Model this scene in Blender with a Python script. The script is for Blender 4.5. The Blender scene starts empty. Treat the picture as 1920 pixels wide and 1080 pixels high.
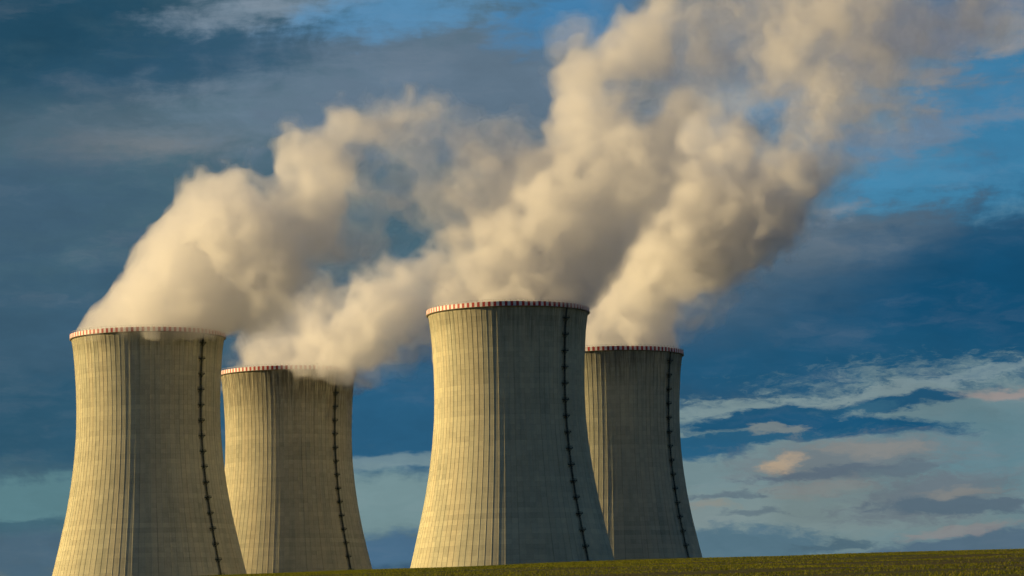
import bpy, math, random
import numpy as np
from mathutils import Matrix, Vector

random.seed(7)
sc = bpy.context.scene
col = sc.collection
PI = math.pi

# ------------------------------------------------------------------ camera
F_PX, PITCH, ROLL = 6085.1, math.radians(6.6042), math.radians(-1.1203)
cam_d = bpy.data.cameras.new("camera")
cam = bpy.data.objects.new("camera", cam_d)
col.objects.link(cam)
fwd = Vector((0, math.cos(PITCH), math.sin(PITCH)))
r0 = Vector((1, 0, 0)); u0 = r0.cross(fwd)
rgt = math.cos(ROLL) * r0 + math.sin(ROLL) * u0
up = -math.sin(ROLL) * r0 + math.cos(ROLL) * u0
M = Matrix((rgt, up, -fwd)).transposed().to_4x4()
cam.matrix_world = M
cam_d.sensor_width = 36.0
cam_d.lens = F_PX / 1920 * 36.0
cam_d.clip_start = 0.5
cam_d.clip_end = 60000
sc.camera = cam


def px_dir(px, py):
    """direction in which a point of the photograph lies"""
    return (fwd + rgt * ((px - 960) / F_PX) - up * ((py - 540) / F_PX)).normalized()


def px_at(px, py, depth):
    d = px_dir(px, py)
    return d * (depth / d.y)


# ------------------------------------------------------------------ helpers
def link(o, parent=None):
    col.objects.link(o)
    if parent is not None:
        o.parent = parent
    return o


def tag(o, label=None, cat=None, group=None, kind=None):
    if label: o["label"] = label
    if cat: o["category"] = cat
    if group: o["group"] = group
    if kind: o["kind"] = kind
    return o


class MB:
    def __init__(self):
        self.v = []; self.f = []; self.m = []

    def quad_box(self, c, ax, ay, az, mi=0):
        """box with centre c and half-axis vectors"""
        n = len(self.v)
        for sz in (-1, 1):
            for sy in (-1, 1):
                for sx in (-1, 1):
                    self.v.append(tuple(c + ax * sx + ay * sy + az * sz))
        for q in ((0, 2, 3, 1), (4, 5, 7, 6), (0, 1, 5, 4), (2, 6, 7, 3), (0, 4, 6, 2), (1, 3, 7, 5)):
            self.f.append(tuple(n + i for i in q)); self.m.append(mi)

    def bar(self, a, b, w, side=None, mi=0):
        d = (b - a)
        L = d.length
        d = d / L
        s = side if side is not None else (Vector((0, 0, 1)) if abs(d.z) < .9 else Vector((1, 0, 0)))
        x = d.cross(s).normalized(); y = d.cross(x)
        self.quad_box((a + b) / 2, x * w / 2, y * w / 2, d * L / 2, mi)

    def mesh(self, name, mats):
        me = bpy.data.meshes.new(name)
        me.from_pydata(self.v, [], self.f)
        for m in mats: me.materials.append(m)
        if len(mats) > 1:
            me.polygons.foreach_set("material_index", self.m)
        me.update()
        return me


class NT:
    """tiny node-tree helper"""
    def __init__(self, tree):
        self.t = tree; tree.nodes.clear()

    def n(self, typ, **kw):
        nd = self.t.nodes.new(typ)
        for k, v in kw.items():
            if k == "ins":
                for kk, vv in v.items():
                    s = nd.inputs[kk]
                    if isinstance(vv, bpy.types.NodeSocket):
                        self.t.links.new(vv, s)
                    else:
                        s.default_value = vv
            else:
                setattr(nd, k, v)
        return nd

    def math(self, op, a, b=0.0, c=None, clamp=False):
        ins = {0: a, 1: b}
        if c is not None: ins[2] = c
        return self.n("ShaderNodeMath", operation=op, use_clamp=clamp, ins=ins).outputs[0]

    def maprange(self, v, a, b, c=0.0, d=1.0, smooth=True):
        return self.n("ShaderNodeMapRange", interpolation_type="SMOOTHSTEP" if smooth else "LINEAR",
                      ins={0: v, 1: a, 2: b, 3: c, 4: d}).outputs[0]

    def mix(self, f, a, b, blend="MIX"):
        nd = self.n("ShaderNodeMix", data_type="RGBA", blend_type=blend)
        for s, v in ((nd.inputs[0], f), (nd.inputs[6], a), (nd.inputs[7], b)):
            if isinstance(v, bpy.types.NodeSocket): self.t.links.new(v, s)
            else: s.default_value = v
        return nd.outputs[2]

    def noise(self, vec, scale, detail=4, rough=.5, dist=0.0, out=0):
        nd = self.n("ShaderNodeTexNoise", ins={"Vector": vec, "Scale": scale, "Detail": detail, "Roughness": rough, "Distortion": dist})
        return nd.outputs[out]


def lin(r, g, b, k=1.0):
    def c(x):
        x /= 255.0
        return (x / 12.92 if x <= .04045 else ((x + .055) / 1.055) ** 2.4) * k
    return (c(r), c(g), c(b), 1.0)


# ------------------------------------------------------------------ sun and sky
SUN_AZ = math.radians(-84.0)      # measured from +Y towards +X: the sun stands to the left, a touch behind the towers
SUN_EL = math.radians(15.0)
sdir = Vector((math.sin(SUN_AZ) * math.cos(SUN_EL), math.cos(SUN_AZ) * math.cos(SUN_EL), math.sin(SUN_EL)))
sl = bpy.data.lights.new("sun", "SUN")
sl.energy = 5.0
sl.angle = math.radians(0.5)
sl.color = (1.0, 0.725, 0.345)
so = bpy.data.objects.new("sun", sl)
so.rotation_euler = sdir.to_track_quat("Z", "Y").to_euler()
so.location = sdir * 3000
link(so)

world = bpy.data.worlds.new("World")
sc.world = world
world.use_nodes = True
W = NT(world.node_tree)
EXPO = .5
SKYK = 10.0 / 2 ** EXPO     # the background runs at strength 0.1
tc = W.n("ShaderNodeTexCoord").outputs["Generated"]
sep = W.n("ShaderNodeSeparateXYZ", ins={0: tc})
az = W.math("MULTIPLY", W.math("ARCTAN2", sep.outputs[0], sep.outputs[1]), 180 / PI)
el = W.math("MULTIPLY", W.math("ARCSINE", sep.outputs[2]), 180 / PI)
ae = W.n("ShaderNodeCombineXYZ", ins={0: az, 1: el, 2: 0.0}).outputs[0]
aniso = W.n("ShaderNodeMapping", ins={0: ae, 2: (0, 0, math.radians(5)), 3: (0.33, 1.0, 1.0)}).outputs[0]
warp_a = W.noise(aniso, 0.9, 3, .55, out=1)
warp_b = W.noise(aniso, 4.2, 4, .6, out=1)
wa = W.n("ShaderNodeVectorMath", operation="SUBTRACT", ins={0: warp_a, 1: (.5, .5, .5)}).outputs[0]
wb = W.n("ShaderNodeVectorMath", operation="SUBTRACT", ins={0: warp_b, 1: (.5, .5, .5)}).outputs[0]
p1 = W.n("ShaderNodeVectorMath", operation="MULTIPLY_ADD", ins={0: wa, 1: (1.3, .36, 0), 2: ae}).outputs[0]
p2 = W.n("ShaderNodeVectorMath", operation="MULTIPLY_ADD", ins={0: wb, 1: (1.0, .36, 0), 2: p1}).outputs[0]
streak = W.noise(W.n("ShaderNodeMapping", ins={0: p1, 2: (0, 0, math.radians(-6)), 3: (0.42, 1.7, 1.0)}).outputs[0], 1.5, 6, .6)
puff = W.noise(p1, 1.9, 7, .62)
streak_c = W.math("SUBTRACT", streak, .5)
puff_c = W.math("SUBTRACT", puff, .5)
rag = W.math("ADD", W.math("MULTIPLY", streak_c, 1.2), W.math("MULTIPLY", puff_c, .8))

fib = W.noise(W.n("ShaderNodeMapping", ins={0: p2, 2: (0, 0, math.radians(-4)), 3: (.9, 2.6, 1.0)}).outputs[0], 3.4, 7, .66)
ragf = W.math("ADD", W.math("MULTIPLY", rag, .75), W.math("MULTIPLY", W.math("SUBTRACT", fib, .5), 1.3))
nish = W.n("ShaderNodeTexSky", sky_type="NISHITA", sun_disc=False, sun_elevation=SUN_EL,
           sun_rotation=SUN_AZ, altitude=300, air_density=1.0, dust_density=.6, ozone_density=2.5)
cur = W.mix(1.0, nish.outputs[0], (.44, .44, .44, 1), "MULTIPLY")
# the broken cloud deck over the rest of the sky
deck_m = W.maprange(W.noise(W.n("ShaderNodeMapping", ins={0: tc, 3: (1, 1, 2.5)}).outputs[0], 2.6, 6, .55), .40, .56)
cur = W.mix(deck_m, cur, lin(30, 74, 124, SKYK))


def cloud(px, py, rx, ry, rgb, op=1.0, soft=.5, n=.6, ang=0.0, src=None, fld=None):
    """one bank of cloud: an ellipse in azimuth and elevation with a ragged edge; sizes in tenths of a degree or so"""
    global cur
    d = px_dir(px, py)
    a0 = math.degrees(math.atan2(d.x, d.y)); e0 = math.degrees(math.asin(d.z))
    k = math.degrees(1 / F_PX)
    mp = W.n("ShaderNodeMapping", vector_type="TEXTURE",
             ins={0: src if src else p2, 1: (a0, e0, 0), 2: (0, 0, math.radians(ang) ), 3: (rx * k, ry * k, 1)}).outputs[0]
    ln = W.n("ShaderNodeVectorMath", operation="LENGTH", ins={0: mp}).outputs["Value"]
    v = W.math("MULTIPLY_ADD", fld if fld else rag, -n * 2, ln)
    m = W.maprange(v, 1 + soft * .62, 1 - soft * .62, 0, op)
    cur = W.mix(m, cur, lin(*rgb, SKYK))


#CLOUDS_BEGIN
cloud(250, 420, 1500, 760, (70, 102, 122), 1, .5, .3)
cloud(60, 30, 420, 190, (27, 70, 98), .9, 1.4, .5)
cloud(430, 110, 330, 70, (46, 86, 117), .8, 1.3, .6, 12)
cloud(250, 240, 330, 60, (88, 110, 128), .7, 1.4, .7, 4)
cloud(300, 268, 170, 24, (112, 120, 130), .7, 1.4, .9, 2)
cloud(560, 200, 230, 55, (98, 124, 146), .8, 1.3, .8, 8)
cloud(900, 160, 420, 150, (98, 120, 145), .85, 1.0, .6, 5)
cloud(120, 640, 460, 150, (54, 88, 116), .8, 1.2, .5)
cloud(20, 380, 240, 90, (62, 92, 120), .7, 1.3, .5)
cloud(60, 800, 480, 90, (40, 84, 113), .85, .9, .5, 3)
cloud(500, 20, 150, 26, (140, 158, 180), .6, 1.3, 1.2, 4)
cloud(740, 20, 170, 46, (86, 142, 190), .85, 1.0, .9, 6)
cloud(1070, 30, 130, 60, (66, 130, 184), .9, 1.0, .8)
cloud(60, 945, 330, 52, (88, 128, 142), .95, .6, .8, 2)
cloud(20, 985, 200, 14, (60, 96, 118), .8, .8, 1.0, 2)
cloud(60, 1040, 400, 44, (72, 100, 124), .85, .7, .6, 2)
cloud(760, 780, 260, 130, (35, 90, 130), .9, .8, .5)
cloud(760, 940, 240, 64, (116, 146, 156), .95, .5, .5, 3)
cloud(740, 860, 120, 12, (120, 146, 158), .7, .8, 1.0, 4)
cloud(740, 1030, 200, 30, (72, 108, 142), .9, .6, .6, 3)
# right side: clear blue above, a dark bank, then the bright gap near the horizon
cloud(1760, 240, 420, 260, (66, 132, 176), 1.0, .7, .4)
cloud(1880, 140, 130, 160, (52, 118, 166), .7, 1.2, .4)
cloud(1700, 250, 190, 26, (112, 136, 166), .8, 1.0, 1.0, 8)
cloud(1480, 120, 330, 170, (98, 119, 144), .8, .9, .6)
cloud(1400, 190, 130, 40, (84, 142, 188), .8, 1.0, .9, 8)
cloud(1560, 90, 260, 110, (118, 126, 140), .85, .9, 1.0, 6)
cloud(1600, 170, 120, 60, (146, 142, 138), .6, 1.2, 1.2, 10)
cloud(1780, 40, 190, 60, (108, 120, 142), .85, .9, 1.0, 6)
cloud(1880, 60, 60, 40, (140, 145, 155), .8, 1.0, 1.0, 10)
cloud(1650, 590, 900, 190, (48, 88, 122), 1.0, .34, .28, 1)
cloud(1420, 500, 330, 110, (78, 104, 128), .8, 1.1, .7)
cloud(1610, 455, 190, 52, (104, 120, 136), .85, 1.0, .9, 8)
cloud(1565, 395, 60, 15, (126, 142, 160), .7, 1.0, 1.4, 8)
cloud(1860, 560, 330, 150, (16, 76, 116), .95, 1.2, .4)
cloud(1550, 690, 420, 60, (28, 84, 122), .85, 1.2, .5)
cloud(1760, 905, 560, 205, (106, 133, 146), 1.0, .34, .30, 2, fld=ragf)
cloud(1420, 910, 420, 152, (110, 136, 147), 1.0, .34, .30, 2, fld=ragf)
cloud(1860, 850, 200, 90, (90, 128, 146), .8, 1.2, .4)
cloud(1500, 960, 400, 50, (122, 140, 146), .6, 1.0, .8, 3)
cloud(1360, 768, 120, 18, (122, 146, 156), .7, .9, .8, 6, fld=ragf)
cloud(1640, 742, 190, 14, (126, 148, 158), .7, .9, .9, 6, fld=ragf)
cloud(1830, 705, 150, 12, (118, 142, 156), .6, 1.0, 1.0, 8, fld=ragf)
cloud(1885, 735, 90, 11, (150, 140, 142), .8, .9, .6, 2)
cloud(1700, 751, 100, 13, (34, 86, 124), 1.0, .6, .5, 4, fld=ragf)
cloud(1600, 764, 90, 8, (50, 98, 130), .9, .7, .7, 4, fld=ragf)
cloud(1420, 786, 165, 17, (30, 84, 122), 1.0, .5, .45, 6, fld=ragf)
cloud(1600, 796, 185, 20, (26, 84, 124), 1.0, .5, .45, -3, fld=ragf)
cloud(1400, 818, 190, 11, (40, 92, 128), 1.0, .6, .5, 3, fld=ragf)
cloud(1320, 842, 95, 19, (38, 92, 130), 1.0, .6, .4, 2, fld=ragf)
cloud(1450, 804, 70, 7, (120, 132, 138), .8, .8, .8, 2, fld=ragf)
cloud(1590, 860, 195, 38, (108, 120, 132), .85, .9, .6, 2, fld=ragf)
cloud(1640, 840, 90, 12, (134, 136, 138), .7, 1.1, .8, -4, fld=ragf)
cloud(1480, 866, 38, 15, (180, 162, 142), .85, 1.1, .6, 6, fld=ragf)
cloud(1560, 882, 150, 9, (88, 106, 126), .85, .8, .8, 4, fld=ragf)
cloud(1700, 880, 90, 10, (92, 112, 130), .8, .9, .8, 4, fld=ragf)
cloud(1560, 912, 90, 14, (130, 134, 138), .6, 1.1, .9, 3, fld=ragf)
cloud(1740, 930, 150, 36, (100, 114, 130), .8, .9, .7, 6, fld=ragf)
cloud(1800, 925, 70, 9, (130, 132, 134), .7, 1.1, .9, 6, fld=ragf)
cloud(1800, 948, 160, 12, (84, 106, 126), .9, .6, .6, -3, fld=ragf)
cloud(1370, 926, 80, 6, (92, 112, 128), .9, .7, .9, 1, fld=ragf)
cloud(1320, 946, 50, 8, (138, 136, 130), .5, 1.0, .9, 1, fld=ragf)
cloud(1410, 956, 60, 5, (92, 112, 128), .8, .8, 1.0, 1, fld=ragf)
cloud(1380, 1022, 170, 38, (80, 112, 134), .95, .5, .45, 1, fld=ragf)
cloud(1570, 1018, 80, 8, (76, 104, 124), .9, .7, .8, 4, fld=ragf)
cloud(1860, 1016, 240, 26, (80, 106, 130), .95, .6, .6, 4, fld=ragf)
cloud(1790, 992, 90, 9, (136, 136, 142), .7, .9, .9, 4, fld=ragf)
#CLOUDS_END
tex1 = W.noise(W.n("ShaderNodeMapping", ins={0: p2, 2: (0, 0, math.radians(-5)), 3: (.30, 1.1, 1.0)}).outputs[0], 1.2, 8, .62)
tex2 = W.noise(p2, .55, 6, .6)
lum = W.math("MULTIPLY_ADD", W.math("SUBTRACT", tex1, .5), .42, W.math("MULTIPLY_ADD", W.math("SUBTRACT", tex2, .5), .35, 1.0))
warm = W.mix(W.maprange(tex1, .5, .75, 0, .14), cur, lin(132, 132, 142, SKYK))
cur = W.mix(1.0, warm, W.n("ShaderNodeCombineXYZ", ins={0: lum, 1: lum, 2: lum}).outputs[0], "MULTIPLY")
cur = W.mix(1.0, cur, (1.04, 1.0, .91, 1), "MULTIPLY")
bg = W.n("ShaderNodeBackground", ins={0: cur, 1: 0.1})
W.n("ShaderNodeOutputWorld", ins={0: bg.outputs[0]})
world.cycles.sampling_method = "MANUAL"
world.cycles.sample_map_resolution = 512


# ------------------------------------------------------------------ materials
def mat(name):
    m = bpy.data.materials.new(name); m.use_nodes = True
    return m, NT(m.node_tree)


def simple(name, c, rough=.6, metal=0.0):
    m, N = mat(name)
    ob = N.n("ShaderNodeTexCoord").outputs["Object"]
    f = N.noise(ob, 1.7, 4)
    cc = N.mix(f, tuple(x * .75 for x in c[:3]) + (1,), tuple(min(1, x * 1.2) for x in c[:3]) + (1,))
    b = N.n("ShaderNodeBsdfPrincipled", ins={"Base Color": cc, "Roughness": rough, "Metallic": metal})
    N.n("ShaderNodeOutputMaterial", ins={0: b.outputs[0]})
    return m


NRIB = 92
H_T = 155.0
R_TOP = 41.3


def concrete(name, seed, stain, tone):
    m, N = mat(name)
    ob = N.n("ShaderNodeTexCoord").outputs["Object"]
    s = N.n("ShaderNodeSeparateXYZ", ins={0: ob})
    ang = N.math("ARCTAN2", s.outputs[0], N.math("MULTIPLY", s.outputs[1], -1.0))
    arc = N.math("MULTIPLY", ang, 41.0)
    z = s.outputs[2]
    sv = N.n("ShaderNodeCombineXYZ", ins={0: arc, 1: z, 2: float(seed)}).outputs[0]

    def mp(sx, sy):
        return N.n("ShaderNodeMapping", ins={0: sv, 3: (sx, sy, 1)}).outputs[0]
    big = N.noise(mp(.03, .03), 1.0, 5, .55)
    mid = N.noise(mp(.25, .25), 1.0, 6, .65)
    fine = N.noise(mp(1.3, 1.3), 1.0, 4, .7)
    drip = N.noise(mp(.75, .022), 1.0, 5, .62)
    drip2 = N.noise(mp(.22, .012), 1.0, 4, .6)
    # formwork: one pour every 2.6 m, one panel per bay between the ribs, each a shade off its neighbour
    cell = N.n("ShaderNodeCombineXYZ", ins={0: N.math("FLOOR", N.math("MULTIPLY", ang, NRIB / (2 * PI))),
                                            1: N.math("FLOOR", N.math("DIVIDE", z, 2.6)), 2: float(seed)}).outputs[0]
    wn = N.n("ShaderNodeTexWhiteNoise", noise_dimensions="3D", ins={0: cell}).outputs[0]
    row = N.n("ShaderNodeTexWhiteNoise", noise_dimensions="1D", ins={"W": N.math("FLOOR", N.math("DIVIDE", z, 2.6))}).outputs[0]
    fr = N.math("FRACT", N.math("DIVIDE", z, 2.6))
    joint = N.maprange(N.math("ABSOLUTE", N.math("SUBTRACT", fr, .5)), .44, .5)
    v = N.math("MULTIPLY_ADD", N.math("SUBTRACT", big, .5), .6, 1.2)
    v = N.math("MULTIPLY_ADD", N.math("SUBTRACT", mid, .5), .42, v)
    v = N.math("MULTIPLY_ADD", N.math("SUBTRACT", fine, .5), .40, v)
    v = N.math("MULTIPLY_ADD", N.math("SUBTRACT", wn, .5), .16, v)
    v = N.math("MULTIPLY_ADD", N.math("SUBTRACT", row, .5), .15, v)
    v = N.math("MULTIPLY_ADD", joint, -.13, v)
    v = N.math("MULTIPLY_ADD", N.maprange(drip, .50, .74), -.14, v)
    v = N.math("MULTIPLY_ADD", N.maprange(drip2, .5, .7), -.14, v)
    bay = N.math("MULTIPLY", ang, NRIB / (2 * PI))
    rid = N.n("ShaderNodeTexWhiteNoise", noise_dimensions="1D", ins={"W": N.math("ADD", N.math("ROUND", bay), seed * 7.3)}).outputs[0]
    seam = N.maprange(N.math("ABSOLUTE", N.math("SUBTRACT", bay, N.math("ROUND", bay))), .10, .03)
    seam = N.math("MULTIPLY", seam, N.math("MULTIPLY", N.maprange(rid, .3, .95, .0, 1.0), N.maprange(drip, .3, .6, .3, 1.0)))
    v = N.math("MULTIPLY_ADD", seam, -.34, v)
    base = N.mix(N.maprange(drip2, .35, .65), (tone[0], tone[1], tone[2], 1), (tone[0] * .93, tone[1] * .98, tone[2] * 1.02, 1))
    cc = N.mix(1.0, base, N.n("ShaderNodeCombineXYZ", ins={0: v, 1: v, 2: v}).outputs[0], "MULTIPLY")
    # weathering that runs down from the lip
    edge = N.math("ADD", z, N.math("MULTIPLY", N.math("SUBTRACT", drip, .5), 46.0))
    top = N.maprange(edge, H_T - stain * 1.25, H_T - 1.5)
    top = N.math("MULTIPLY", top, N.maprange(N.noise(mp(.9, .05), 1.0, 4, .7), .30, .60))
    cc = N.mix(N.math("MULTIPLY", top, (.45, .80, .45, .60)[(3, 11, 23, 37).index(seed)]), cc, (.075, .07, .05, 1))
    bmp = N.n("ShaderNodeBump", ins={"Strength": .55, "Distance": .10,
                                     "Height": N.math("ADD", N.math("MULTIPLY", fine, .8), N.math("MULTIPLY", joint, -.5))}).outputs[0]
    b = N.n("ShaderNodeBsdfPrincipled", ins={"Base Color": cc, "Roughness": .95, "Normal": bmp})
    if "Diffuse Roughness" in b.inputs: b.inputs["Diffuse Roughness"].default_value = .25
    if "Specular IOR Level" in b.inputs: b.inputs["Specular IOR Level"].default_value = .15
    N.n("ShaderNodeOutputMaterial", ins={0: b.outputs[0]})
    return m


TONE = (.50, .46, .30)
conc = [concrete("weathered_concrete_a", 3, 14, TONE), concrete("weathered_concrete_b", 11, 34, (.46, .42, .28)),
        concrete("weathered_concrete_c", 23, 20, TONE), concrete("weathered_concrete_d", 37, 24, (.45, .425, .29))]
paint_w = simple("white_band_paint", (.74, .72, .68, 1), .6)
paint_r = simple("red_band_paint", (.42, .030, .022, 1), .6)
lip_m = simple("lip_concrete", (.24, .21, .14, 1), .9)
steel_m = simple("dark_green_steel", (.018, .034, .026, 1), .6, .2)
galv_m = simple("galvanised_rail", (.25, .25, .24, 1), .5, .4)

# ------------------------------------------------------------------ cooling towers
PROF = [(0, 41.3), (2.7, 40.75), (8, 39.9), (15, 39.25), (28.6, 38.45), (42, 38.2), (56, 38.6), (69.5, 39.8), (83, 41.6),
        (97, 44.1), (110, 47.0), (124, 50.3), (135, 53.0), (155, 58.0)]
_d = np.array([p[0] for p in PROF]); _r = np.array([p[1] for p in PROF])
# smooth the measured silhouette
_dd = np.linspace(0, 155, 311); _rr = np.interp(_dd, _d, _r)
_pad = np.concatenate([2 * _rr[0] - _rr[20:0:-1], _rr, 2 * _rr[-1] - _rr[-2:-22:-1]])
_ker = np.hanning(23); _ker /= _ker.sum()
_rr = np.convolve(_pad, _ker, "same")[20:-20]


def radius(z):
    return float(np.interp(H_T - z, _dd, _rr))


def shell_mesh():
    n = NRIB
    pts = []       # (angle, radial offset)
    for i in range(n):
        a = 2 * PI * i / n
        w = .15 / 41
        pts += [(a - w * 1.25, 0), (a - w * .75, .10), (a + w * .75, .10), (a + w * 1.25, 0), (a + PI / n * .66, .0), (a + PI / n * 1.34, .0)]
    rings = list(np.arange(0, H_T - .01, 2.6)) + [H_T - 1.0]
    m = len(pts)
    v = []; f = []
    for z in rings:
        r = radius(z)
        for a, o in pts:
            v.append(((r + o) * math.sin(a), -(r + o) * math.cos(a), z))
    nr = len(rings)
    for j in range(nr - 1):
        for i in range(m):
            k = (i + 1) % m
            f.append((j * m + i, j * m + k, (j + 1) * m + k, (j + 1) * m + i))
    # inner skin
    base = len(v)
    for z in rings:
        r = radius(z) - (.9 if z > 20 else 1.2)
        for i in range(n):
            a = 2 * PI * i / n
            v.append((r * math.sin(a), -r * math.cos(a), z))
    for j in range(nr - 1):
        for i in range(n):
            k = (i + 1) % n
            f.append((base + j * n + i, base + (j + 1) * n + i, base + (j + 1) * n + k, base + j * n + k))
    me = bpy.data.meshes.new("shell")
    me.from_pydata(v, [], f); me.update()
    return me


def lathe(profile, seg=184, mats=None, pick=None, name="ring"):
    v = []; f = []; mi = []
    for a_i in range(seg):
        a = 2 * PI * a_i / seg
        for r, z in profile:
            v.append((r * math.sin(a), -r * math.cos(a), z))
    n = len(profile)
    for i in range(seg):
        k = (i + 1) % seg
        for j in range(n):
            j2 = (j + 1) % n
            f.append((i * n + j, k * n + j, k * n + j2, i * n + j2))
            mi.append(pick(i) if pick else 0)
    me = bpy.data.meshes.new(name)
    me.from_pydata(v, [], f)
    for mm in mats or []: me.materials.append(mm)
    me.polygons.foreach_set("material_index", mi)
    me.update()
    return me


shell0 = shell_mesh()
R0 = radius(H_T)
lip0 = lathe([(R0 - 1.3, H_T - 2.7), (R0 + .25, H_T - 2.7), (R0 + .62, H_T - 2.45), (R0 + .62, H_T - 2.30), (R0 - 1.3, H_T - 2.30)], mats=[lip_m], name="cornice")
band0 = lathe([(R0 - 1.0, H_T - 2.297), (R0 + .42, H_T - 2.297), (R0 + .42, H_T), (R0 - 1.0, H_T)], mats=[paint_w, paint_r], pick=lambda i: i % 2, name="warning_band")
rb = MB()
for i in range(92):
    a = 2 * PI * (i + .5) / 92; a2 = 2 * PI * (i + 1.5) / 92
    P = lambda aa, zz: Vector(((R0 + .2) * math.sin(aa), -(R0 + .2) * math.cos(aa), zz))
    rb.bar(P(a, H_T), P(a, H_T + 1.05), .07)
    rb.bar(P(a, H_T + 1.05), P(a2, H_T + 1.05), .07)
    rb.bar(P(a, H_T + .55), P(a2, H_T + .55), .05)
rail0 = rb.mesh("railing", [galv_m])

LSTEP = 8.2
LZ = [H_T - 7.6 - LSTEP * i for i in range(18)]


def ladder_mesh(phi):
    L = MB()
    rad = Vector((math.sin(phi), -math.cos(phi), 0)); tan = Vector((math.cos(phi), math.sin(phi), 0)); Z = Vector((0, 0, 1))

    def P(z, out, t):
        return rad * (radius(z) + out) + tan * t + Z * z
    zs = np.arange(8.0, H_T + .6, 1.2)
    for a, b in zip(zs[:-1], zs[1:]):
        for t in (-.28, .28):
            L.bar(P(a, .45, t), P(b, .45, t), .09)
        for t, o in ((-.42, 1.0), (.42, 1.0), (0, 1.28), (-.36, .62), (.36, .62)):
            L.bar(P(a, o, t), P(b, o, t), .11)
        ring = [(-.36, .5), (-.46, .95), (0, 1.3), (.46, .95), (.36, .5)]
        for (t1, o1), (t2, o2) in zip(ring[:-1], ring[1:]):
            L.bar(P(a, o1, t1), P(a, o2, t2), .12)
        for q in range(3):
            zz = a + .4 * q
            L.bar(P(zz, .45, -.28), P(zz, .45, .28), .05)
        L.bar(P(a, .0, -.28), P(a, .45, -.28), .07); L.bar(P(a, .0, .28), P(a, .45, .28), .07)
        # cable tray beside the ladder
        L.quad_box(P((a + b) / 2, .27, .62), rad * .07, tan * .12, (P(b, 0, 0) - P(a, 0, 0)) / 2)
    return L.mesh("ladder", [steel_m])


def landing_mesh(phi, z):
    L = MB()
    rad = Vector((math.sin(phi), -math.cos(phi), 0)); tan = Vector((math.cos(phi), math.sin(phi), 0)); Z = Vector((0, 0, 1))
    r = radius(z)

    def P(o, t, zz):
        return rad * (r + o) + tan * t + Z * (z + zz)
    L.quad_box(P(.95, 0, 0), rad * .95, tan * 1.7, Z * .15)
    for t in (-1.45, -.5, .5, 1.45):
        L.bar(P(1.8, t, 0), P(1.8, t, 1.1), .08)
    for t in (-1.45, 1.45):
        L.bar(P(.2, t, .0), P(.2, t, 1.1), .08)
        for zz in (.55, 1.1): L.bar(P(.1, t, zz), P(1.8, t, zz), .07)
        L.bar(P(0, t * .8, -1.5), P(1.6, t * .8, 0), .18)
    for zz in (.55, 1.1): L.bar(P(1.8, -1.45, zz), P(1.8, 1.45, zz), .07)
    # lamp bracket reaching out sideways
    L.bar(P(.3, 1.5, .2), P(.9, 2.15, .35), .08)
    L.quad_box(P(.95, 2.2, .42), rad * .16, tan * .2, Z * .14)
    return L.mesh("landing", [steel_m])


TOWERS = [  # x, y, ladder azimuth from -Y towards +X
    (-196.27, 1736.5, 51.4),
    (-137.64, 1971.1, 49.4),
    (-2.33, 1648.7, 45.6),
    (57.93, 1891.0, 52.6),
]
TZ = 179.6 - H_T
TLAB = ["leftmost cooling tower, its red and white rim partly hidden by a puff of steam",
        "cooling tower low and second from the left with steam spilling over its streaked dark rim",
        "largest, nearest concrete cooling tower right of centre, its right side in deep blue shadow",
        "rightmost cooling tower, mostly in shadow, half hidden behind the largest one"]
for i, (tx, ty, la) in enumerate(TOWERS):
    t = bpy.data.objects.new("cooling_tower", None)
    t.location = (tx, ty, TZ)
    link(t)
    tag(t, TLAB[i], "cooling tower", "cooling towers")
    va = math.degrees(math.atan2(tx, ty))
    sm = shell0.copy(); sm.materials.clear(); sm.materials.append(conc[i])
    link(bpy.data.objects.new("shell", sm), t)
    link(bpy.data.objects.new("cornice", lip0), t)
    link(bpy.data.objects.new("warning_band", band0), t)
    link(bpy.data.objects.new("railing", rail0), t)
    phi = math.radians(la)
    ld = link(bpy.data.objects.new("ladder", ladder_mesh(phi)), t)
    for z in LZ:
        link(bpy.data.objects.new("landing", landing_mesh(phi, z)), ld)

# ------------------------------------------------------------------ terrain
YC = 260.0
BQ = 1.6 / YC ** 2
cx = []
ce = []
for (px, py) in ((480, 1080), (695, 1070), (773, 1065), (1150, 1053.5), (1313, 1048.5), (1600, 1040), (1920, 1030)):
    d = px_dir(px, py)
    cx.append(d.x / d.y); ce.append(d.z / d.y)
pf = np.polyfit(cx, ce, 2)
lo, hi = cx[0] - .08, cx[-1] + .1


def sstep(a, b, x):
    t = np.clip((x - a) / (b - a), 0, 1)
    return t * t * (3 - 2 * t)


def ground_z(x, y):
    x = np.asarray(x, float); y = np.asarray(y, float)
    u = np.clip(x / YC, -.24, .30)
    tilt = (np.polyval(pf, u) - np.polyval(pf, 0)) * YC
    a = np.polyval(pf, 0) + 2 * math.sqrt(1.6 * BQ)
    yy = np.clip(y, 0, 910)
    base = -1.6 + a * yy - BQ * yy * yy
    w = sstep(0, 1, np.clip(y, 0, YC) / YC) * (1 - sstep(400, 1100, y))
    w = np.where(y < YC, np.clip(y, 0, YC) / YC, w)
    z = base + tilt * w
    k = sstep(700, 1300, y)
    z = z * (1 - k) + TZ * k
    # very gentle undulation
    near = np.clip((y - 10) / 60, 0, 1) * (1 - sstep(500, 900, y))
    z = z + near * (.05 * np.sin(x * .21 + y * .05) + .03 * np.sin(x * .53 + 1.3 + y * .11))
    return z


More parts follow.
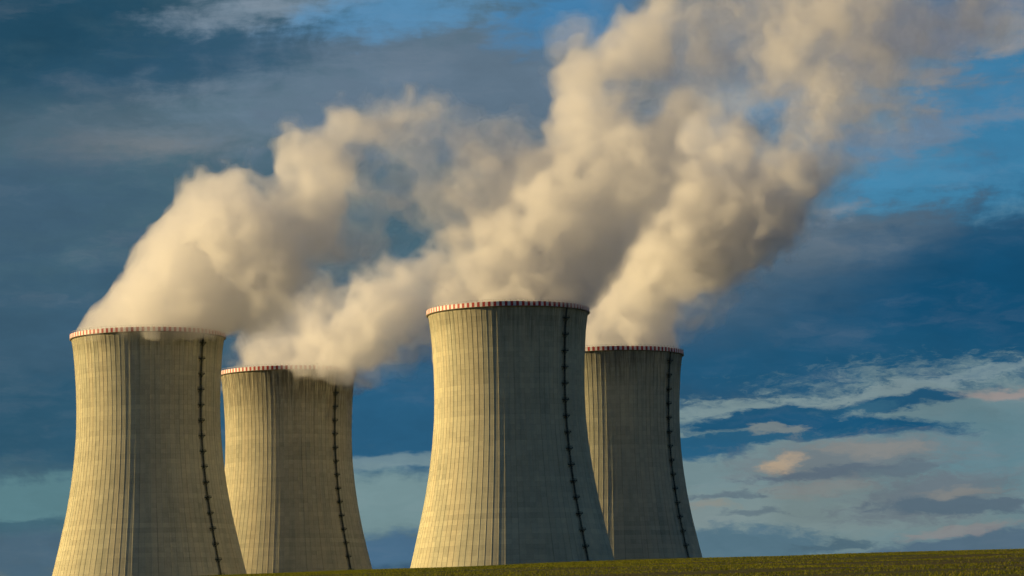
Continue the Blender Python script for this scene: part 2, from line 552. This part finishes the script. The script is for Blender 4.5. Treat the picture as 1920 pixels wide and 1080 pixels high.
xs = np.unique(np.concatenate([np.arange(-70, 70.1, .8), np.linspace(70, 600, 40), -np.linspace(70, 600, 40), np.linspace(600, 30000, 30), -np.linspace(600, 30000, 30)]))
ys = np.unique(np.concatenate([np.linspace(-20000, -50, 20), np.linspace(-50, 60, 40), np.arange(60, 300, 1.0), np.linspace(300, 1500, 120), np.linspace(1500, 30000, 30)]))
X, Y = np.meshgrid(xs, ys)
Z = ground_z(X, Y)
V = np.stack([X.ravel(), Y.ravel(), Z.ravel()], 1)
nx = len(xs); ny = len(ys)
I = (np.arange(ny - 1)[:, None] * nx + np.arange(nx - 1)[None, :]).ravel()
Fq = np.stack([I, I + 1, I + nx + 1, I + nx], 1)


def np_mesh(name, V, F):
    me = bpy.data.meshes.new(name)
    n = F.shape[1]
    me.vertices.add(len(V)); me.vertices.foreach_set("co", np.ascontiguousarray(V, np.float32).ravel())
    me.loops.add(F.size); me.loops.foreach_set("vertex_index", np.ascontiguousarray(F, np.int32).ravel())
    me.polygons.add(len(F))
    me.polygons.foreach_set("loop_start", np.arange(0, F.size, n, dtype=np.int32))
    me.polygons.foreach_set("loop_total", np.full(len(F), n, np.int32))
    me.update(calc_edges=True)
    return me


gm, N = mat("young_crop_field")
ob = N.n("ShaderNodeTexCoord").outputs["Object"]
big = N.noise(ob, .03, 5, .6)
med = N.noise(N.n("ShaderNodeMapping", ins={0: ob, 2: (0, 0, math.radians(-14)), 3: (.06, .6, 1)}).outputs[0], 1.0, 6, .65)
fin = N.noise(ob, 3.0, 5, .7)
rows = N.n("ShaderNodeTexWave", wave_type="BANDS", bands_direction="Y", wave_profile="SIN",
           ins={0: N.n("ShaderNodeMapping", ins={0: ob, 2: (0, 0, math.radians(-14))}).outputs[0], 1: .10, 2: 2.5, 3: 3.0, 4: .7}).outputs[1]
soil = N.mix(fin, (.040, .026, .012, 1), (.095, .064, .028, 1))
crop = N.mix(fin, (.035, .050, .008, 1), (.085, .092, .016, 1))
k = N.math("ADD", N.math("MULTIPLY", med, .7), N.math("MULTIPLY", rows, .3))
k = N.math("ADD", k, N.math("MULTIPLY", N.math("SUBTRACT", big, .5), .5))
cc = N.mix(N.maprange(k, .36, .56), soil, crop)
b = N.n("ShaderNodeBsdfPrincipled", ins={"Base Color": cc, "Roughness": .95,
        "Normal": N.n("ShaderNodeBump", ins={"Strength": .8, "Distance": .12, "Height": N.math("ADD", fin, med)}).outputs[0]})
b.inputs["Specular IOR Level"].default_value = .1
N.n("ShaderNodeOutputMaterial", ins={0: b.outputs[0]})
gme = np_mesh("field", V, Fq)
gme.materials.append(gm)
gme.polygons.foreach_set("use_smooth", np.ones(len(gme.polygons), bool))
g = link(bpy.data.objects.new("field", gme)); tag(g, kind="structure")

# young wheat: separate leaf blades standing over the part of the field that shows
rng = np.random.default_rng(5)
nb = 420000
by = 60 + 225 * rng.random(nb) ** .85
bx = (rng.random(nb) * 2 - 1) * (by * .185 + 3)
# drill rows, tractor tracks left bare, thin and thick patches drawn out along the rows
rot = math.radians(14)
q = -bx * math.sin(rot) + by * math.cos(rot)
q2 = np.round(q / .5) * .5 + rng.normal(0, .06, nb)
bx += -(q2 - q) * math.sin(rot); by += (q2 - q) * math.cos(rot)
tr = (q + .8 * np.sin(bx * .06)) % 19.0
keep = ~((tr < 1.3) | ((tr > 3.0) & (tr < 4.3)))
patch = np.sin(q * .43 + 1.2 * np.sin(bx * .07)) + .8 * np.sin(q * 1.13 + bx * .05 + 1.0) + .6 * np.sin(bx * .17 + q * .2) + rng.normal(0, .4, nb)
keep &= patch > .0 + 1.0 * np.clip(bx / 30, -.6, 1) - 1.9 * np.clip((by - 170) / 60, 0, 1)
bx = bx[keep]; by = by[keep]; nb = len(bx)
bz = ground_z(bx, by) - .02
hh = rng.uniform(.04, .11, nb); ww = rng.uniform(.012, .035, nb)
th = rng.uniform(0, PI, nb); ln = rng.normal(0, .05, nb); ln2 = rng.normal(0, .05, nb)
dx = np.cos(th) * ww; dy = np.sin(th) * ww
Vb = np.empty((nb * 3, 3))
Vb[0::3] = np.stack([bx - dx, by - dy, bz], 1)
Vb[1::3] = np.stack([bx + dx, by + dy, bz], 1)
Vb[2::3] = np.stack([bx + ln, by + ln2, bz + hh], 1)
Fb = np.arange(nb * 3).reshape(-1, 3)
wm, N = mat("wheat_leaf")
geo = N.n("ShaderNodeNewGeometry")
rnd = geo.outputs["Random Per Island"]
ramp = N.n("ShaderNodeValToRGB", ins={0: rnd})
er = ramp.color_ramp.elements
er[0].position = 0; er[0].color = (.10, .12, .012, 1)
er[1].position = 1; er[1].color = (.24, .21, .03, 1)
e = er.new(.6); e.color = (.17, .19, .02, 1)
df = N.n("ShaderNodeBsdfDiffuse", ins={0: ramp.outputs[0]})
tl = N.n("ShaderNodeBsdfTranslucent", ins={0: ramp.outputs[0]})
mx = N.n("ShaderNodeMixShader", ins={0: .35, 1: df.outputs[0], 2: tl.outputs[0]})
N.n("ShaderNodeOutputMaterial", ins={0: mx.outputs[0]})
wme = np_mesh("young_wheat", Vb, Fb); wme.materials.append(wm)
w = link(bpy.data.objects.new("young_wheat", wme)); tag(w, "short yellow green young wheat growing across the field", "crop", kind="stuff")


# ------------------------------------------------------------------ steam
def bspline_matrix(n, m, phase):
    """rows: n samples, columns: lattice values; cubic B-spline upsampling"""
    t = np.linspace(0, m, n, endpoint=False) + phase
    i = np.floor(t).astype(int); f = t - i
    w = np.stack([(1 - f) ** 3, 3 * f ** 3 - 6 * f ** 2 + 4, -3 * f ** 3 + 3 * f ** 2 + 3 * f + 1, f ** 3], 1) / 6
    A = np.zeros((n, int(i.max()) + 4), np.float32)
    for k_ in range(4):
        A[np.arange(n), i + k_] += w[:, k_]
    return A


def vnoise(shape, vox, scale, rng_):
    A = [bspline_matrix(s, s * vox / scale, rng_.random()) for s in shape]
    L = rng_.standard_normal([a.shape[1] for a in A]).astype(np.float32)
    L = np.tensordot(A[0], L, (1, 0))
    L = np.tensordot(L, A[1], (1, 1)).transpose(0, 2, 1)
    L = np.tensordot(L, A[2], (2, 1))
    return L * 1.9


def surface_nets(S, org, vox):
    """closed quad mesh of the region S > 0"""
    ins = S > 0
    nx_, ny_, nz_ = S.shape
    c = [ins[a:nx_ - 1 + a, b:ny_ - 1 + b, d:nz_ - 1 + d] for a in (0, 1) for b in (0, 1) for d in (0, 1)]
    cnt = sum(x.astype(np.int8) for x in c)
    act = (cnt > 0) & (cnt < 8)
    idx = np.full(act.shape, -1, np.int32)
    P = np.argwhere(act)
    idx[act] = np.arange(len(P), dtype=np.int32)
    corners = [(a, b, d) for a in (0, 1) for b in (0, 1) for d in (0, 1)]
    val = np.stack([S[P[:, 0] + a, P[:, 1] + b, P[:, 2] + d] for a, b, d in corners], 1)
    acc = np.zeros((len(P), 3)); n_ = np.zeros(len(P))
    for i_, ca in enumerate(corners):
        for j_, cb in enumerate(corners):
            if j_ > i_ and sum(abs(p - q_) for p, q_ in zip(ca, cb)) == 1:
                va_, vb_ = val[:, i_], val[:, j_]
                cr = (va_ > 0) != (vb_ > 0)
                t = np.where(cr, va_ / np.where(cr, va_ - vb_, 1), 0)
                pt = np.array(ca)[None] + t[:, None] * (np.array(cb) - np.array(ca))[None]
                acc += np.where(cr[:, None], pt, 0); n_ += cr
    Vv = (P + acc / n_[:, None]) * vox + org
    quads = []
    for ax in range(3):
        sl0 = [slice(1, -1)] * 3; sl1 = [slice(1, -1)] * 3
        sl0[ax] = slice(0, -1); sl1[ax] = slice(1, None)
        a_ = ins[tuple(sl0)]; b_ = ins[tuple(sl1)]
        E = np.argwhere(a_ != b_)
        if not len(E): continue
        fl = a_[E[:, 0], E[:, 1], E[:, 2]]
        off = np.ones(3, int); off[ax] = 0
        E = E + off
        o1, o2 = [k_ for k_ in range(3) if k_ != ax]
        d1 = np.zeros(3, int); d1[o1] = 1
        d2 = np.zeros(3, int); d2[o2] = 1
        if ax == 1: d1, d2 = d2, d1
        g4 = [idx[tuple((E - s1 * d1 - s2 * d2).T)] for s1, s2 in ((1, 1), (0, 1), (0, 0), (1, 0))]
        Q = np.stack(g4, 1)
        Q[~fl] = Q[~fl][:, ::-1]
        quads.append(Q)
    return Vv, np.concatenate(quads)


def vol_mat(name, dens, aniso_=.55, colr=(.992, .992, .996)):
    m = bpy.data.materials.new(name); m.use_nodes = True
    N_ = NT(m.node_tree)
    pv = N_.n("ShaderNodeVolumePrincipled", ins={"Color": tuple(colr) + (1,), "Density": dens, "Anisotropy": aniso_})
    N_.n("ShaderNodeOutputMaterial", ins={1: pv.outputs[0]})
    return m


VOX = 1.25
#STEAM_BEGIN
# name, level, density (per metre), how fast thin steam drops out of it, share of the fine turbulence
LEVELS = [("mist", -.05, .0055, .16, 1.5), ("steam_veil", .02, .012, .38, 1.4), ("steam_body", .05, .029, .95, 1.35), ("steam_core", .15, .036, 1.2, 1.25)]
WIND = -.9      # metres towards the camera for every metre to the right
# (px, py, radius px, strength): strength 1 is a full billow, lower ones stay thin
PL = [
    dict(t=0, seed=1, pts=[
        (276, 640, 116, 1), (240, 605, 75, 1), (330, 600, 95, 1), (300, 545, 85, 1), (345, 520, 105, 1), (360, 450, 72, 1),
        (420, 490, 115, 1), (425, 405, 78, 1), (500, 430, 110, 1), (565, 362, 86, .95), (590, 410, 80, .8), (400, 580, 70, .9),
        (640, 305, 70, .85), (680, 240, 68, .85), (735, 215, 60, .75), (795, 225, 50, .55), (860, 260, 50, .35),
        (470, 560, 80, .75), (560, 500, 75, .55), (640, 450, 65, .42), (470, 640, 50, .32), (540, 600, 50, .25),
        (580, 312, 45, .75), (800, 320, 85, .36), (740, 380, 70, .3), (870, 390, 80, .34), (890, 310, 70, .4), (700, 340, 60, .36),
        (620, 540, 50, .35), (480, 620, 60, .5), (520, 500, 90, .8), (600, 470, 70, .6), (790, 310, 95, .34), (830, 390, 95, .32), (700, 450, 55, .3), (290, 630, 18, 1, -45), (250, 619, 13, .8, -44)]),
    dict(t=1, seed=2, pts=[
        (540, 712, 100, 1), (480, 690, 45, .9), (560, 670, 65, 1), (620, 650, 80, 1), (640, 690, 55, .9), (690, 615, 80, 1),
        (745, 575, 72, 1), (795, 540, 55, .95), (830, 500, 48, .9), (858, 450, 32, .85),
        (560, 696, 30, 1, -46), (598, 706, 34, 1, -47), (640, 698, 32, 1, -43), (528, 690, 20, .8, -45),
        (700, 680, 50, .45), (750, 650, 50, .38), (790, 610, 50, .4), (640, 540, 55, .35), (600, 590, 60, .6), (530, 640, 50, .45)]),
    dict(t=2, seed=3, pts=[
        (952, 600, 125, 1), (880, 545, 70, .9), (950, 530, 85, 1), (1040, 540, 80, 1), (960, 460, 95, .8), (1050, 450, 95, 1),
        (900, 430, 60, .5), (960, 380, 75, .6), (1090, 370, 100, 1), (1040, 310, 75, .9), (1130, 290, 90, 1), (1080, 220, 75, .95), (1130, 200, 85, 1),
        (1110, 130, 66, 1), (1160, 100, 70, 1), (1200, 50, 70, 1), (1235, -20, 70, .9), (1200, 170, 60, .8), (1215, 110, 55, .8), (1210, 260, 80, .7), (1265, 180, 70, .58), (1300, 90, 75, .52), (1340, 180, 50, .42), (1000, 420, 80, .8), (930, 330, 80, .55), (880, 450, 80, .62), (930, 290, 80, .34),  (1190, 340, 95, .85), (1225, 250, 75, .75), (860, 520, 60, .7), (1300, 20, 80, .5),
        (1060, 60, 50, .3), (1000, 290, 60, .4)]),
    dict(t=3, seed=4, pts=[
        (1145, 680, 112, 1), (1150, 630, 80, 1), (1210, 620, 68, 1), (1130, 560, 80, .9), (1200, 560, 88, 1), (1190, 480, 105, 1), (1270, 450, 105, 1),
        (1340, 400, 110, 1), (1420, 375, 105, 1), (1465, 310, 78, 1), (1370, 300, 92, 1), (1245, 330, 92, 1), (1265, 260, 60, .85), (1290, 330, 75, .9), (1200, 390, 100, 1),
        (1400, 440, 70, .9), (1310, 520, 70, .55), (1270, 600, 50, .45), (1500, 365, 65, .8), (1520, 250, 80, .5), (1560, 180, 80, .52), (1640, 110, 85, .46),
        (1500, 80, 120, .4), (1400, 40, 110, .4), (1620, 20, 110, .36), (1720, 60, 90, .36), (1650, 210, 80, .36), (1350, 110, 70, .3), (1290, 210, 50, .42),
        (1300, 230, 70, .5), (1400, 200, 70, .42), (1450, 120, 90, .42), (1550, 40, 110, .45), (1505, 300, 70, .8), (1500, 410, 55, .75), (1130, 440, 95, .8), (1350, 480, 70, .7), (1560, 320, 55, .42), (1830, 10, 85, .36), (1900, 60, 45, .5)]),
]
#STEAM_END
PLAB = ["warm cream steam plume rising from the leftmost cooling tower and leaning right",
        "low steam plume spilling over the rim of the second tower from the left",
        "tallest steam plume, rising from the nearest tower to the top of the picture",
        "broad steam plume rising from the rightmost tower and spreading far to the right"]
mats_v = [vol_mat("steam_" + n_, d_) for n_, _, d_, _, _ in LEVELS]


def build_plume(i, P):
    tx, ty, _ = TOWERS[P["t"]]
    B = []
    for px, py, rp, st, *dd in P["pts"]:
        along = max(0.0, px_at(px, py, ty).x - tx)
        dep = ty + (dd[0] if dd else WIND * along / (1 + .6 * along / 150))
        c = px_at(px, py, dep)
        B.append((c.x, c.y, c.z, rp * dep / F_PX, st))
    B = np.array(B)
    r_ = B[:, 3:4]
    lo_ = (B[:, :3] - r_ * 1.35 - 6).min(0); hi_ = (B[:, :3] + r_ * 1.35 + 6).max(0)
    shape = np.ceil((hi_ - lo_) / VOX).astype(int)
    ax = [lo_[k_] + np.arange(shape[k_]) * VOX for k_ in range(3)]
    rg = np.random.default_rng(100 + P["seed"])
    wx = [vnoise(shape, VOX, 28, rg) * 6.0 + vnoise(shape, VOX, 11, rg) * 2.6 for _ in range(3)]
    G = [ax[0][:, None, None] + wx[0], ax[1][None, :, None] + wx[1], ax[2][None, None, :] + wx[2]]
    del wx
    acc = np.zeros(shape, np.float32)
    stf = np.zeros(shape, np.float32); wt = np.full(shape, 1e-6, np.float32)
    K = 7.0
    for x, y, z, r, st in B:
        d = np.sqrt((G[0] - x) ** 2 + (G[1] - y) ** 2 + (G[2] - z) ** 2) / r
        e_ = np.exp(K * (1 - np.clip(d, 0, 3))).astype(np.float32)
        acc += e_; wt += e_; stf += e_ * st
    S = np.log(acc + 1e-9) / K            # about 0 at the surface of a ball, rising inwards
    S = np.minimum(S, .8)
    st = stf / wt
    # further from the tower the steam tears apart
    far_ = np.clip((np.sqrt((ax[0][:, None, None] - tx) ** 2 + (ax[2][None, None, :] - TZ - H_T) ** 2) - 35) / 90, 0, 1)
    st = st - far_ * (.22 * np.abs(vnoise(shape, VOX, 40, rg)) + .18 * vnoise(shape, VOX, 18, rg))
    st = np.clip(st, .12, 1)
    # billows at falling sizes
    big_ = np.zeros(shape, np.float32); fine_ = np.zeros(shape, np.float32)
    for sc_, a_ in ((38, .15), (21, .24), (12, .24)):
        q_ = vnoise(shape, VOX, sc_, rg)
        big_ += a_ * (.62 - np.abs(q_) * 1.1) if sc_ < 30 else a_ * q_
    for sc_, a_ in ((7.2, .19), (4.6, .15), (3.0, .11)):
        q_ = vnoise(shape, VOX, sc_, rg)
        fine_ += a_ * (.5 - np.abs(q_)) if sc_ > 6 else a_ * q_ * .6
    S = S + big_
    # stays inside the mouth of the tower
    zt = TZ + H_T
    gx, gy, gz = np.meshgrid(*ax, indexing="ij", sparse=True)
    low = gz < zt - 1
    inside = (gx - tx) ** 2 + (gy - ty) ** 2 < (R_TOP - 1.5) ** 2
    spill = P.get("spill", (6, 13, 0, 0)[P["t"]])
    if P["t"] == 0:
        spill = np.where(gy < ty - 30, spill, 0)
        S = S - np.maximum((tx - 37 + .98 * np.clip(gz - zt, 0, 64)) - gx + (5 * vnoise(shape, VOX, 15, rg) + 3 * vnoise(shape, VOX, 7, rg)) * np.clip((gz - zt) / 12, 0, 1), 0) * .14
    S = np.where(low & ~inside, S - .05 - np.maximum(zt - spill - gz, 0) * .12, S)
    edge_ = np.zeros(shape, bool)
    for sl_ in (np.s_[0], np.s_[-1]):
        edge_[sl_] = True; edge_[:, sl_] = True; edge_[:, :, sl_] = True
    root = bpy.data.objects.new("steam_plume", None)
    root.location = (tx, ty, TZ + H_T)
    link(root)
    tag(root, PLAB[i], "steam plume", "steam plumes")
    for (nm, lv, _, drop, fs), mm in zip(LEVELS, mats_v):
        Vv, Q = surface_nets(np.where(edge_, -1, S + fs * fine_ - (1 - st) * drop - lv), lo_, VOX)
        Vv = Vv - np.array(root.location)
        me = np_mesh(nm, Vv, Q); me.materials.append(mm)
        link(bpy.data.objects.new(nm, me), root)
        print("plume", i, nm, shape, len(Q))


for i, P in enumerate(PL):
    build_plume(i, P)

# ------------------------------------------------------------------ render settings
cy = sc.cycles
cy.use_denoising = True
try:
    cy.denoiser = "OPENIMAGEDENOISE"
except Exception:
    pass
cy.volume_bounces = 7
cy.max_bounces = 14
cy.diffuse_bounces = 3
cy.transparent_max_bounces = 256
cy.sample_clamp_indirect = 4
cy.use_adaptive_sampling = True
cy.adaptive_threshold = 0.035
cy.adaptive_min_samples = 16
vs = sc.view_settings
vs.view_transform = "Standard"; vs.look = "None"; vs.gamma = 1; vs.exposure = EXPO; vs.use_curve_mapping = False
